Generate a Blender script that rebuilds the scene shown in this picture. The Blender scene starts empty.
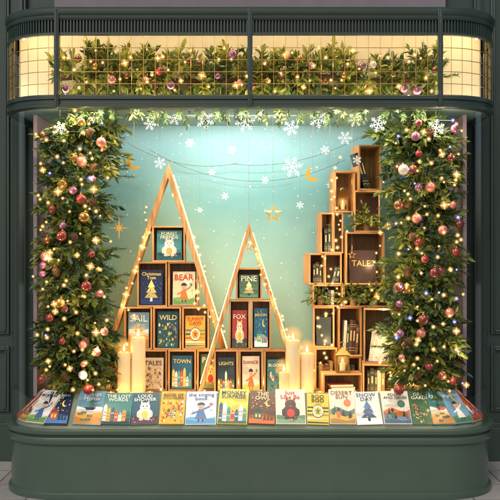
import bpy, math, random, bmesh
from mathutils import Vector, Matrix
random.seed(11)
R=random.random
def U(a,b): return a+(b-a)*random.random()
scene=bpy.context.scene
COL=scene.collection
scene.view_settings.view_transform='Standard'
scene.view_settings.look='None'
scene.view_settings.exposure=0
# ------------------------------------------------------------ helpers
def lin(c):
    return tuple(((x/255)/12.92 if x/255<=0.04045 else ((x/255+0.055)/1.055)**2.4) for x in c)
MC={}
def newmat(name):
    m=bpy.data.materials.new(name); m.use_nodes=True
    nt=m.node_tree; b=nt.nodes['Principled BSDF']; return m,nt,b
def mat(name,c,rough=.5,metal=0,var=.15,nscale=8,bump=0,emit=None,es=0,coat=0,sss=0,bscale=None,sample=True):
    """c given as sRGB 0-255"""
    if name in MC: return MC[name]
    m,nt,b=newmat(name); N=nt.nodes; L=nt.links
    c=lin(c)
    tc=N.new('ShaderNodeTexCoord'); no=N.new('ShaderNodeTexNoise'); no.inputs['Scale'].default_value=nscale
    no.inputs['Detail'].default_value=5
    L.new(tc.outputs['Object'],no.inputs['Vector'])
    mx=N.new('ShaderNodeMix'); mx.data_type='RGBA'
    mx.inputs[6].default_value=(*[x*(1-var) for x in c],1); mx.inputs[7].default_value=(*[min(1,x*(1+var)) for x in c],1)
    L.new(no.outputs['Fac'],mx.inputs[0]); L.new(mx.outputs[2],b.inputs['Base Color'])
    b.inputs['Roughness'].default_value=rough; b.inputs['Metallic'].default_value=metal
    if coat: b.inputs['Coat Weight'].default_value=coat
    if sss:
        b.inputs['Subsurface Weight'].default_value=sss; b.inputs['Subsurface Radius'].default_value=(.05,.025,.01)
    if bump:
        n2=N.new('ShaderNodeTexNoise'); n2.inputs['Scale'].default_value=bscale or nscale*4; n2.inputs['Detail'].default_value=6
        L.new(tc.outputs['Object'],n2.inputs['Vector'])
        bp=N.new('ShaderNodeBump'); bp.inputs['Strength'].default_value=bump; bp.inputs['Distance'].default_value=.01
        L.new(n2.outputs['Fac'],bp.inputs['Height']); L.new(bp.outputs['Normal'],b.inputs['Normal'])
        mr=N.new('ShaderNodeMapRange'); mr.inputs['To Min'].default_value=max(0,rough-.1); mr.inputs['To Max'].default_value=min(1,rough+.12)
        L.new(n2.outputs['Fac'],mr.inputs['Value']); L.new(mr.outputs['Result'],b.inputs['Roughness'])
    if emit:
        b.inputs['Emission Color'].default_value=(*lin(emit),1); b.inputs['Emission Strength'].default_value=es
    if not sample: m.cycles.emission_sampling='NONE'
    MC[name]=m; return m
def pcol(c):   # printed ink
    return mat('print_%d_%d_%d'%c,c,rough=.35,var=.16,nscale=22)
def wood(name,c1,c2,axis):
    if name in MC: return MC[name]
    m,nt,b=newmat(name);N=nt.nodes;L=nt.links
    tc=N.new('ShaderNodeTexCoord'); mp=N.new('ShaderNodeMapping')
    oi=N.new('ShaderNodeObjectInfo')
    s=[22,22,22]; s[axis]=1.6
    mp.inputs['Scale'].default_value=s
    va=N.new('ShaderNodeVectorMath'); va.operation='ADD'; L.new(tc.outputs['Object'],va.inputs[0]); L.new(oi.outputs['Random'],va.inputs[1])
    L.new(va.outputs[0],mp.inputs['Vector'])
    no=N.new('ShaderNodeTexNoise'); no.inputs['Scale'].default_value=1.6; no.inputs['Detail'].default_value=8; no.inputs['Distortion'].default_value=.6
    L.new(mp.outputs['Vector'],no.inputs['Vector'])
    cr=N.new('ShaderNodeValToRGB'); cr.color_ramp.elements[0].position=.32; cr.color_ramp.elements[1].position=.68
    cr.color_ramp.elements[0].color=(*lin(c1),1); cr.color_ramp.elements[1].color=(*lin(c2),1)
    L.new(no.outputs['Fac'],cr.inputs['Fac'])
    hs=N.new('ShaderNodeHueSaturation'); mr=N.new('ShaderNodeMapRange'); mr.inputs['To Min'].default_value=.78; mr.inputs['To Max'].default_value=1.15
    L.new(oi.outputs['Random'],mr.inputs['Value']); L.new(mr.outputs['Result'],hs.inputs['Value']); L.new(cr.outputs['Color'],hs.inputs['Color'])
    L.new(hs.outputs['Color'],b.inputs['Base Color'])
    b.inputs['Roughness'].default_value=.5
    bp=N.new('ShaderNodeBump'); bp.inputs['Strength'].default_value=.25; bp.inputs['Distance'].default_value=.004
    L.new(no.outputs['Fac'],bp.inputs['Height']); L.new(bp.outputs['Normal'],b.inputs['Normal'])
    MC[name]=m; return m
def leafmat(name,c,tr=.35):
    if name in MC: return MC[name]
    m,nt,b=newmat(name);N=nt.nodes;L=nt.links
    tc=N.new('ShaderNodeTexCoord'); no=N.new('ShaderNodeTexNoise'); no.inputs['Scale'].default_value=6
    L.new(tc.outputs['Object'],no.inputs['Vector'])
    c=lin(c); mx=N.new('ShaderNodeMix'); mx.data_type='RGBA'
    mx.inputs[6].default_value=(*[x*.5 for x in c],1); mx.inputs[7].default_value=(*[x*1.6 for x in c],1)
    L.new(no.outputs['Fac'],mx.inputs[0]); L.new(mx.outputs[2],b.inputs['Base Color'])
    b.inputs['Roughness'].default_value=.4
    t=N.new('ShaderNodeBsdfTranslucent'); L.new(mx.outputs[2],t.inputs['Color'])
    ms=N.new('ShaderNodeMixShader'); ms.inputs[0].default_value=tr
    L.new(b.outputs[0],ms.inputs[1]); L.new(t.outputs[0],ms.inputs[2])
    L.new(ms.outputs[0],N['Material Output'].inputs['Surface'])
    MC[name]=m; return m
def halomat(name,c,st):
    """halo shell imitating glare round a light: clear at rim, glowing towards its middle"""
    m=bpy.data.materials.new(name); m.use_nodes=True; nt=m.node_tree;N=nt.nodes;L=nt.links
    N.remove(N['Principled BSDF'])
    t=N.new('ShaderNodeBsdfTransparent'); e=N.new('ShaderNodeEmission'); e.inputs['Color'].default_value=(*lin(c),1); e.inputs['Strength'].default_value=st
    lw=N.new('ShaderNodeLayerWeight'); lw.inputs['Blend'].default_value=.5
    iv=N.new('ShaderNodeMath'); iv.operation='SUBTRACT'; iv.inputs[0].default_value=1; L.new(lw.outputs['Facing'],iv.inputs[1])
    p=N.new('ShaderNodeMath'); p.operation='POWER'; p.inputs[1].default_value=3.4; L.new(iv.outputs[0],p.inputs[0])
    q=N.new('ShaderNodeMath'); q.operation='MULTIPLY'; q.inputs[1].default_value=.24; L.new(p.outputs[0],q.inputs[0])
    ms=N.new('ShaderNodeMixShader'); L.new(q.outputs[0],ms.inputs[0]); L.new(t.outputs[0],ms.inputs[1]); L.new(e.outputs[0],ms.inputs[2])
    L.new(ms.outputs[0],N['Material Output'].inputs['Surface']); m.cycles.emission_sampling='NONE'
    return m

class MB:
    def __init__(s): s.v=[];s.f=[];s.m=[];s.mats=[]
    def mi(s,m):
        if m not in s.mats: s.mats.append(m)
        return s.mats.index(m)
    def add(s,vs,fs,m,M=None):
        o=len(s.v)
        s.v+= [tuple(M@Vector(v)) if M else tuple(v) for v in vs]
        s.f+= [tuple(i+o for i in f) for f in fs]
        s.m+= [s.mi(m)]*len(fs)
    def box(s,c,d,m,M=None):
        x,y,z=[k/2 for k in d]; a,b,e=c
        vs=[(a+i*x,b+j*y,e+k*z) for i in(-1,1) for j in(-1,1) for k in(-1,1)]
        s.add(vs,[(0,1,3,2),(4,6,7,5),(0,4,5,1),(2,3,7,6),(0,2,6,4),(1,5,7,3)],m,M)
    def lathe(s,prof,m,n=20,M=None,c=(0,0,0)):
        vs=[];fs=[]
        for r,z in prof:
            for i in range(n):
                a=2*math.pi*i/n; vs.append((c[0]+r*math.cos(a),c[1]+r*math.sin(a),c[2]+z))
        for j in range(len(prof)-1):
            for i in range(n):
                fs.append((j*n+i,j*n+(i+1)%n,(j+1)*n+(i+1)%n,(j+1)*n+i))
        if prof[0][0]>1e-5: fs.append(tuple(range(n))[::-1])
        if prof[-1][0]>1e-5: fs.append(tuple(range((len(prof)-1)*n,len(prof)*n)))
        s.add(vs,fs,m,M)
    def ball(s,r,m,n=12,k=8,c=(0,0,0)):
        pr=[(r*math.sin(math.pi*i/k),-r*math.cos(math.pi*i/k)) for i in range(k+1)]; pr[0]=(0,-r); pr[-1]=(0,r)
        s.lathe(pr,m,n=n,c=c)
    def ext(s,poly,y0,y1,m,M=None):
        n=len(poly); vs=[(p[0],y0,p[1]) for p in poly]+[(p[0],y1,p[1]) for p in poly]
        fs=[tuple(range(n)),tuple(range(2*n-1,n-1,-1))]+[(i,i+n,(i+1)%n+n,(i+1)%n) for i in range(n)]
        s.add(vs,fs,m,M)
    def tube(s,pts,r,m,n=5,closed=False):
        pts=[Vector(p) for p in pts]; k=len(pts); vs=[];fs=[]
        for i,p in enumerate(pts):
            a=pts[(i-1)%k] if closed or i>0 else p; b=pts[(i+1)%k] if closed or i<k-1 else p
            t=(b-a).normalized(); u=t.cross(Vector((0,1,0)))
            if u.length<.1: u=t.cross(Vector((0,0,1)))
            u.normalize(); w=t.cross(u)
            for j in range(n):
                an=2*math.pi*j/n; vs.append(tuple(p+u*r*math.cos(an)+w*r*math.sin(an)))
        for i in range(k if closed else k-1):
            for j in range(n):
                i2=(i+1)%k; fs.append((i*n+j,i*n+(j+1)%n,i2*n+(j+1)%n,i2*n+j))
        s.add(vs,fs,m)
    def mesh(s,name,smooth=35):
        me=bpy.data.meshes.new(name); me.from_pydata(s.v,[],s.f); 
        for m in s.mats: me.materials.append(m)
        me.polygons.foreach_set('material_index',s.m)
        if smooth:
            me.polygons.foreach_set('use_smooth',[True]*len(s.f)); me.set_sharp_from_angle(angle=math.radians(smooth))
        me.update(); return me
    def obj(s,name,parent=None,loc=(0,0,0),rot=(0,0,0),smooth=35,fix=True,bevel=0):
        me=s.mesh(name,smooth)
        if fix:
            bm=bmesh.new(); bm.from_mesh(me); bmesh.ops.recalc_face_normals(bm,faces=bm.faces); bm.to_mesh(me); bm.free()
        return mk(name,me,parent,loc,rot,bevel)
def mk(name,me,parent=None,loc=(0,0,0),rot=(0,0,0),bevel=0):
    o=bpy.data.objects.new(name,me); COL.objects.link(o)
    o.location=loc; o.rotation_euler=rot
    if parent: o.parent=parent
    if bevel:
        b=o.modifiers.new('bevel','BEVEL'); b.width=bevel; b.segments=2; b.limit_method='ANGLE'
    return o
def tag(o,label,cat,group=None):
    w=label.split()
    o['label']=' '.join(w[:12]); o['category']=cat
    if group: o['group']=group
    return o
def W(px,py,Y):
    s=(9+Y)/9; return Vector(((px-250)/100*s,Y,2.5+(250-py)/100*s))
def ell(cx,cy,rx,ry,n=18,a0=0,a1=2*math.pi):
    return [(cx+rx*math.cos(a0+(a1-a0)*i/n),cy+ry*math.sin(a0+(a1-a0)*i/n)) for i in range(n if abs(a1-a0-2*math.pi)<.01 else n+1)]

def upath(hw=2.56,yf=0.0,yb=1.7,r=.62,n=12):
    P=[((-hw,yb),(-1,0)),((-hw,yf+r),(-1,0))]
    for i in range(1,n+1):
        a=math.pi+math.pi/2*i/n; P.append(((-hw+r+r*math.cos(a),yf+r+r*math.sin(a)),(math.cos(a),math.sin(a))))
    for i in range(0,n):
        a=1.5*math.pi+math.pi/2*i/n; P.append(((hw-r+r*math.cos(a),yf+r+r*math.sin(a)),(math.cos(a),math.sin(a))))
    P+=[((hw,yf+r),(1,0)),((hw,yb),(1,0))]
    return P
PATH=upath()
def sweep(mb,prof,m,closed=True,path=PATH):
    k=len(prof); vs=[];fs=[]
    for (p,n) in path:
        for o,z in prof: vs.append((p[0]+n[0]*o,p[1]+n[1]*o,z))
    for i in range(len(path)-1):
        for j in range(k if closed else k-1):
            j2=(j+1)%k; fs.append((i*k+j,(i+1)*k+j,(i+1)*k+j2,i*k+j2))
    if closed: fs+= [tuple(range(k)),tuple(range((len(path)-1)*k,len(path)*k))]
    mb.add(vs,fs,m)
def slab(mb,off,z0,z1,m,yb=1.7):
    pts=[(p[0]+n[0]*off,min(yb,p[1]+n[1]*off)) for p,n in PATH]
    k=len(pts); vs=[(x,y,z0) for x,y in pts]+[(x,y,z1) for x,y in pts]
    fs=[tuple(range(k)),tuple(range(2*k-1,k-1,-1))]+[(i,(i+1)%k,(i+1)%k+k,i+k) for i in range(k)]
    mb.add(vs,fs,m)

# ------------------------------------------------------------ materials
GREEN=mat('green_satin_paint',(66,86,74),rough=.30,var=.12,nscale=2.2,bump=.1,bscale=30,coat=.3)
GREEND=mat('dark_green_paint',(48,64,56),rough=.34,var=.12,nscale=3,bump=.1,bscale=40,coat=.25)
WALLG=mat('facade_green_paint',(46,63,56),rough=.5,var=.16,nscale=2.5,bump=.14,bscale=40)
BRASS=mat('brass',(190,150,85),rough=.3,metal=1,var=.1)
GOLD=mat('glowing_gold_paint',(225,165,70),rough=.3,metal=.8,var=.1,emit=(255,180,70),es=.3,sample=False)  # faint emission puts a glow into the gold
CREAM=mat('cream_board',(238,228,205),rough=.7,var=.05)
LEDGE=mat('ledge_sage_board',(120,130,112),rough=.7,var=.1)
MAUVE=mat('mauve_plaster',(150,134,142),rough=.8,var=.14,nscale=3,bump=.1)
STONE=mat('grey_mauve_stone',(128,120,126),rough=.85,var=.15,nscale=5,bump=.3)
FLOORM=mat('display_floor_board',(120,110,80),rough=.6,var=.2)
WOODX=wood('oak_grain_across',(160,110,62),(222,172,112),0)
WOODZ=wood('oak_grain_upright',(160,110,62),(224,174,114),2)
WOODD=wood('oak_shaded_back',(96,74,46),(136,106,68),2)  # darkened oak: shade inside the boxes put into the colour
PAGE=mat('book_paper',(232,224,204),rough=.8,var=.06,nscale=60)
WAX=mat('candle_wax',(230,208,166),rough=.45,var=.08,sss=.4,emit=(255,180,100),es=.03,sample=False)
FLAME=mat('candle_flame',(255,220,150),emit=(255,180,80),es=36,var=0)
LEDW=mat('warm_led_strip',(255,200,110),emit=(255,178,72),es=22,var=0)
LEDC=mat('canopy_led_tube',(255,230,180),emit=(255,226,176),es=38,var=0)
FILLF=mat('added_floor_glow',(255,210,140),emit=(255,190,105),es=30,var=0)  # glow for the hidden tubes added as warm fill from below
BULBW=mat('warm_bulb',(255,230,170),emit=(255,214,130),es=9,var=0,sample=False)
BULBC=mat('cool_bulb',(210,220,255),emit=(150,160,255),es=9,var=0,sample=False)
GLW=halomat('glare_halo_warm',(255,190,90),2.6); GLC=halomat('glare_halo_cool',(150,150,255),2.2); GLF=halomat('flame_glare_halo',(255,180,90),2.4)  # glare around bulbs and flames, imitated by glowing see-through shells
WIRE=mat('light_wire',(40,45,35),rough=.5)
LEAVES=[leafmat('leaf_olive',(128,134,60)),leafmat('leaf_green',(100,122,60)),leafmat('leaf_dark',(68,94,56)),leafmat('leaf_lime',(160,162,80)),leafmat('leaf_deep',(48,70,46))]
NEEDLE=leafmat('fir_needle',(78,106,66),.15)
VINE=mat('vine_brown',(70,52,36),rough=.9)
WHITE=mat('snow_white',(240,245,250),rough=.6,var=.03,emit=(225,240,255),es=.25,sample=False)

def backdrop_mat():
    m,nt,b=newmat('teal_snowy_backdrop');N=nt.nodes;L=nt.links
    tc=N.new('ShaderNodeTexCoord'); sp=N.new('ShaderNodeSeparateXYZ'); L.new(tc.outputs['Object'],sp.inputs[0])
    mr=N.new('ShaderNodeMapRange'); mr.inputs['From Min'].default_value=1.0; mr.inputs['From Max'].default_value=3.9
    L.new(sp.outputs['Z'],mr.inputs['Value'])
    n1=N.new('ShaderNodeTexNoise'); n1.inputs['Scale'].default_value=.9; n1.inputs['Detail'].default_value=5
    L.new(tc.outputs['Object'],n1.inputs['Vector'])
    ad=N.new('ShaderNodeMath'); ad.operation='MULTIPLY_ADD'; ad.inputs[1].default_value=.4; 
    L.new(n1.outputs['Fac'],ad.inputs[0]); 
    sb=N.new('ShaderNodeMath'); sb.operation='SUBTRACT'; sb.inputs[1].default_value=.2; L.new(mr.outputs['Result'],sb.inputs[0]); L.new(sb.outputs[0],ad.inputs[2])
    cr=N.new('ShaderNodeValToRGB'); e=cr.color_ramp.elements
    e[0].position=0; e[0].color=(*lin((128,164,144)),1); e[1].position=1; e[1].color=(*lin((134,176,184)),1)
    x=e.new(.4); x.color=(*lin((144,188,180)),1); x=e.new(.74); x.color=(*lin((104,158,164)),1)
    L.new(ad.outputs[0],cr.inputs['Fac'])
    cb=N.new('ShaderNodeCombineXYZ'); L.new(sp.outputs['X'],cb.inputs[0]); L.new(sp.outputs['Z'],cb.inputs[1])
    last=cr.outputs['Color']
    for sc,th in ((5,.055),(11,.065)):
        vo=N.new('ShaderNodeTexVoronoi'); vo.voronoi_dimensions='2D'; vo.inputs['Scale'].default_value=sc
        L.new(cb.outputs[0],vo.inputs['Vector'])
        sc2=N.new('ShaderNodeSeparateColor'); L.new(vo.outputs['Color'],sc2.inputs[0])
        mu=N.new('ShaderNodeMath'); mu.operation='MULTIPLY_ADD'; mu.inputs[1].default_value=th*1.6; mu.inputs[2].default_value=-th*.6; L.new(sc2.outputs[0],mu.inputs[0])
        lt=N.new('ShaderNodeMath'); lt.operation='LESS_THAN'; L.new(vo.outputs['Distance'],lt.inputs[0]); L.new(mu.outputs[0],lt.inputs[1])
        g=N.new('ShaderNodeMath'); g.operation='MULTIPLY'; g.inputs[1].default_value=.8; L.new(lt.outputs[0],g.inputs[0])
        mx=N.new('ShaderNodeMix'); mx.data_type='RGBA'; L.new(g.outputs[0],mx.inputs[0]); L.new(last,mx.inputs[6]); mx.inputs[7].default_value=(.85,.9,.92,1)
        last=mx.outputs[2]
    L.new(last,b.inputs['Base Color']); b.inputs['Roughness'].default_value=.7
    return m
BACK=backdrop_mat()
def glass_mat():
    m=bpy.data.materials.new('window_glass'); m.use_nodes=True; nt=m.node_tree;N=nt.nodes;L=nt.links
    N.remove(N['Principled BSDF'])
    t=N.new('ShaderNodeBsdfTransparent'); t.inputs['Color'].default_value=(.96,.98,.975,1)
    g=N.new('ShaderNodeBsdfGlossy'); g.inputs['Roughness'].default_value=.05
    lw=N.new('ShaderNodeLayerWeight'); lw.inputs['Blend'].default_value=.5
    p=N.new('ShaderNodeMath'); p.operation='POWER'; p.inputs[1].default_value=2.0; L.new(lw.outputs['Facing'],p.inputs[0])
    a=N.new('ShaderNodeMath'); a.operation='MULTIPLY_ADD'; a.inputs[1].default_value=.75; a.inputs[2].default_value=.07; L.new(p.outputs[0],a.inputs[0])
    ms=N.new('ShaderNodeMixShader'); L.new(a.outputs[0],ms.inputs[0]); L.new(t.outputs[0],ms.inputs[1]); L.new(g.outputs[0],ms.inputs[2])
    L.new(ms.outputs[0],N['Material Output'].inputs['Surface']); return m
GLASS=glass_mat()
def pave_mat():
    m,nt,b=newmat('paving_slabs');N=nt.nodes;L=nt.links
    tc=N.new('ShaderNodeTexCoord'); br=N.new('ShaderNodeTexBrick'); br.inputs['Scale'].default_value=1.0
    br.inputs['Brick Width'].default_value=.9; br.inputs['Row Height'].default_value=.6; br.inputs['Mortar Size'].default_value=.008
    br.inputs['Color1'].default_value=(*lin((190,184,178)),1); br.inputs['Color2'].default_value=(*lin((172,168,162)),1); br.inputs['Mortar'].default_value=(*lin((100,98,96)),1)
    L.new(tc.outputs['Object'],br.inputs['Vector'])
    no=N.new('ShaderNodeTexNoise'); no.inputs['Scale'].default_value=14; no.inputs['Detail'].default_value=8; L.new(tc.outputs['Object'],no.inputs['Vector'])
    mx=N.new('ShaderNodeMix'); mx.data_type='RGBA'; mx.blend_type='MULTIPLY'; mx.inputs[0].default_value=.4
    L.new(br.outputs['Color'],mx.inputs[6]); L.new(no.outputs['Fac'],mx.inputs[7]); 
    L.new(mx.outputs[2],b.inputs['Base Color']); b.inputs['Roughness'].default_value=.75
    bp=N.new('ShaderNodeBump'); bp.inputs['Strength'].default_value=.2; bp.inputs['Distance'].default_value=.01
    L.new(no.outputs['Fac'],bp.inputs['Height']); L.new(bp.outputs['Normal'],b.inputs['Normal'])
    return m

# ------------------------------------------------------------ ground & facade
mb=MB(); mb.add([(-60,-60,0),(60,-60,0),(60,60,0),(-60,60,0)],[(0,1,2,3)],pave_mat())
o=mb.obj('pavement',smooth=0); o['kind']='structure'

root=bpy.data.objects.new('shop_facade',None); COL.objects.link(root); root.location=(0,1.7,0)
tag(root,'dark green panelled shopfront wall with grey stone above the window','shop wall')
mb=MB(); mb.box((0,.2,3.5),(14,.36,7),WALLG); mb.obj('wall',root,bevel=.004)
for s in(-1,1):
    mb=MB(); mb.box((s*4.85,0,.2),(4.5,.12,.4),WALLG); mb.box((s*4.85,.01,.4),(4.5,.08,.1),WALLG)
    mb.obj('skirting',root,bevel=.008)
for s in(-1,1):
    for x0,x1,z0,z1 in((2.86,3.9,1.5,5.9),(2.86,3.9,.58,1.36),(4.1,5.2,1.5,5.9),(4.1,5.2,.58,1.36)):
        mb=MB()
        for k,(w,pr) in enumerate(((.045,.035),(.02,.05))):
            a=x0+k*.03;b_=x1-k*.03;c=z0+k*.03;d=z1-k*.03
            for bx in(((a+w/2),(c+d)/2,w,d-c),((b_-w/2),(c+d)/2,w,d-c)): mb.box((s*bx[0],0.02-pr/2,bx[1]),(bx[2],pr,bx[3]),GREEND)
            for z in(c+w/2,d-w/2): mb.box((s*(a+b_)/2,.02-pr/2-.001,z),(b_-a-2*w,pr-.002,w),GREEND)
        mb.obj('panel_moulding',root,bevel=.006)
    mb=MB(); mb.box((s*2.7,-.02,3.5),(.1,.08,7),GREEND); mb.box((s*2.70,-.07,3.5),(.04,.04,7),GREEND); mb.obj('pilaster',root,bevel=.008)
mb=MB(); mb.box((0,-.06,6.0),(4.6,.16,2.0),STONE); mb.obj('stone_lintel',root,bevel=.01)

# ------------------------------------------------------------ display window
dw=bpy.data.objects.new('display_window',None); COL.objects.link(dw)
tag(dw,'green bow-ended shop display window with glowing lattice canopy','shop window')
mb=MB()
prof=[(-.14,.0),(0,.0),(.0,.055),(-.012,.07),(-.03,.08),(-.03,.535),(-.02,.545),(.0,.55),(.006,.565),(.006,.605),(0,.62),(-.018,.625),(-.018,.64),(.012,.646),(.024,.658),(.024,.69),(.014,.702),(-.06,.702),(-.14,.68)]
sweep(mb,prof,GREEN); slab(mb,-.13,.3,.67,GREEND)
mb.obj('base',dw)
mb=MB(); sweep(mb,[(-.07,.69),(-.39,1.005),(-.43,1.005),(-.43,.69)],LEDGE); mb.obj('book_ledge',dw)
mb=MB(); slab(mb,-.42,.68,.92,FLOORM); mb.obj('display_floor',dw)
mb=MB(); pts=[(p[0]+n[0]*-.455,p[1]+n[1]*-.455,.955) for p,n in PATH if p[1]<.9]; mb.tube(pts,.011,FILLF,n=6)  # glowing tube added out of view to light the frames from below
mb.tube([(-2.0,1.595,.94),(2.0,1.595,.94)],.011,FILLF,n=6); mb.obj('added_floor_glow',dw)  # second hidden tube added for a warm glow low on the backdrop
for s in(-1,1):
    pp=[(p,n) for p,n in PATH if p[0]*s>2.25]
    mb=MB(); sweep(mb,[(-.035,.70),(-.035,3.93)],GLASS,closed=False,path=pp); mb.obj('curved_corner_glass',dw,fix=False)
mb=MB()
for s in(-1,1): mb.box((s*2.32,1.19,2.44),(.04,.94,3.04),MAUVE)
mb.obj('side_wall',dw)
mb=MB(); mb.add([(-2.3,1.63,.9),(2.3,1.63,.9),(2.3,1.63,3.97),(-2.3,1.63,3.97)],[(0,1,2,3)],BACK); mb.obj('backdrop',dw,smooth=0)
mb=MB(); slab(mb,-.06,3.965,4.03,mat('ceiling_teal',(136,172,176),rough=.8)); mb.obj('ceiling',dw)
can=bpy.data.objects.new('canopy',None); COL.objects.link(can); can.parent=dw
mb=MB(); sweep(mb,[(-.06,3.92),(.0,3.92),(.018,3.93),(.018,3.955),(.002,3.965),(.002,4.0),(.022,4.008),(.022,4.04),(.01,4.052),(-.06,4.052)],GREEND); mb.obj('lower_rail',can)
mb=MB(); sweep(mb,[(-.05,4.8),(.012,4.8),(.02,4.812),(.02,4.84),(.03,4.85),(.035,4.865),(.035,4.905),(.02,4.925),(-.05,4.925)],GREEND)
sweep(mb,[(-.03,4.65),(.014,4.65),(.014,4.672),(-.03,4.672)],GREEND); mb.obj('upper_rail',can)
def along(step,off=0):
    P=[Vector((p[0]+n[0]*off,p[1]+n[1]*off)) for p,n in PATH]; out=[];acc=0
    tot=sum((P[i+1]-P[i]).length for i in range(len(P)-1)); k=int(round(tot/step)); st=tot/k; nx=st/2
    for i in range(len(P)-1):
        d=(P[i+1]-P[i]); l=d.length
        while nx<=acc+l+1e-9:
            t=(nx-acc)/l; nn=(Vector(PATH[i][1])*(1-t)+Vector(PATH[i+1][1])*t).normalized(); out.append((P[i]+d*t,nn)); nx+=st
        acc+=l
    return out
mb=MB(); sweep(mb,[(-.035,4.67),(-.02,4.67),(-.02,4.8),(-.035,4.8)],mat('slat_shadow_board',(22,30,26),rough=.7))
for p,n in along(.032,-.005):
    a=math.atan2(n.y,n.x)-math.pi/2
    mb.box((0,0,0),(.014,.022,.128),GREEND,Matrix.Translation((p.x,p.y,4.736))@Matrix.Rotation(a,4,'Z'))
mb.obj('slatted_vent',can)
mb=MB()
for p,n in along(.118,-.012): mb.lathe([(.003,4.05),(.003,4.652)],BRASS,n=5,c=(p.x,p.y,0))
for z in (4.165,4.285,4.405,4.525): sweep(mb,[(-.015,z-.003),(-.009,z-.003),(-.009,z+.003),(-.015,z+.003)],BRASS)
mb.obj('brass_grille',can)
for x in(-1.93,0,1.90):
    mb=MB(); mb.box((0,-.008,4.42),(.05,.055,.99),GREEND); mb.box((0,-.04,4.42),(.018,.02,.97),GREEND); mb.obj('post',can,loc=(x,0,0),bevel=.005)
mb=MB(); slab(mb,-.03,4.86,4.91,GREEND); mb.obj('roof',can)
mb=MB(); mb.box((0,.78,4.44),(5.0,.03,.84),CREAM); mb.obj('back_board',can)
mb=MB()
pts=[(p[0]+n[0]*-.14,p[1]+n[1]*-.14,4.755) for p,n in PATH if p[1]<1.0]
mb.tube(pts,.014,LEDC,n=6)
pts=[(p[0]+n[0]*-.12,p[1]+n[1]*-.12,4.055) for p,n in PATH if p[1]<1.0]
mb.tube(pts,.009,LEDC,n=6); mb.obj('led_tube',can)
mb=MB(); mb.box((0,.17,3.945),(3.9,.07,.035),GREEND); mb.obj('fill_light_bar',dw)  # bar made up to carry the unseen front fill light
def area(name,loc,rot,sx,sy,p,c):
    l=bpy.data.lights.new(name,'AREA'); l.shape='RECTANGLE'; l.size=sx; l.size_y=sy; l.energy=p; l.color=c
    o=bpy.data.objects.new(name,l); COL.objects.link(o); o.location=loc; o.rotation_euler=rot; o.parent=dw; return o
area('added_ceiling_fill',(0,.17,3.925),(math.radians(24),0,0),4.2,.05,125,(1,.81,.57))  # unseen lamp added behind the rail to warm and brighten the display
area('added_ceiling_fill',(0,1.25,3.955),(0,0,0),3.6,.3,16,(.95,.95,.9))  # unseen fill added over the back of the display
area('added_ceiling_fill',(-.1,.75,3.955),(math.radians(24),0,0),1.2,.1,34,(1,.93,.8))  # unseen lamp added to brighten the middle of the backdrop
def pointl(p,e,c=(1,.66,.32),r=.014,parent=None):
    l=bpy.data.lights.new('bulb_light','POINT'); l.energy=e; l.color=c; l.shadow_soft_size=r
    o=bpy.data.objects.new('bulb_light',l); COL.objects.link(o); o.location=p; o.parent=parent or dw

# ------------------------------------------------------------ foliage
def leaf(mb,p,d,up,L,w,m):
    s=d.cross(up)
    if s.length<.01: s=d.cross(Vector((1,0,0)))
    s.normalize(); n=s.cross(d)
    a=p+d*L*.28; b=p+d*L*.66; dr=n*-.06*L
    mb.add([p,a-s*w*.42+n*w*.2,b-s*w*.42+n*w*.2+dr,p+d*L+dr*2.2,b+s*w*.42+n*w*.2+dr,a+s*w*.42+n*w*.2,a,b+dr],
        [(0,6,1),(6,7,2,1),(7,3,2),(0,5,6),(6,5,4,7),(7,4,3)],m)
def rv():
    while True:
        v=Vector((U(-1,1),U(-1,1),U(-1,1)))
        if .1<v.length<1: return v.normalized()
def sprig(mb,p,d,L,nl,ll,lw,mats,droop=.25,needle=False):
    d=d.normalized(); pts=[p]; cur=p; dd=d.copy()
    seg=5
    for i in range(seg):
        dd=(dd+Vector((0,0,-droop/seg))+rv()*.06).normalized(); cur=cur+dd*L/seg; pts.append(cur)
    mb.tube(pts,.004,VINE,n=3)
    m=random.choice(mats)
    for i in range(nl):
        t=.08+.92*i/(nl-1); k=min(seg-1,int(t*seg)); q=pts[k].lerp(pts[k+1],t*seg-k)
        ax=(pts[k+1]-pts[k]).normalized(); side=ax.cross(rv()).normalized()
        ang=math.radians(U(30,62)) if i<nl-2 else math.radians(U(0,20))
        ld=(ax*math.cos(ang)+side*math.sin(ang)).normalized()
        if needle:
            s=ld.cross(rv()).normalized()*.0035; e=q+ld*ll*U(.8,1.1)
            mb.add([q-s,q+s,e],[(0,1,2)],m)
        else: leaf(mb,q,ld,rv()+Vector((0,0,.8)),ll*U(.7,1.15)*(1-.25*t),lw*U(.8,1.2),m if R()<.7 else random.choice(mats))
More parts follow.
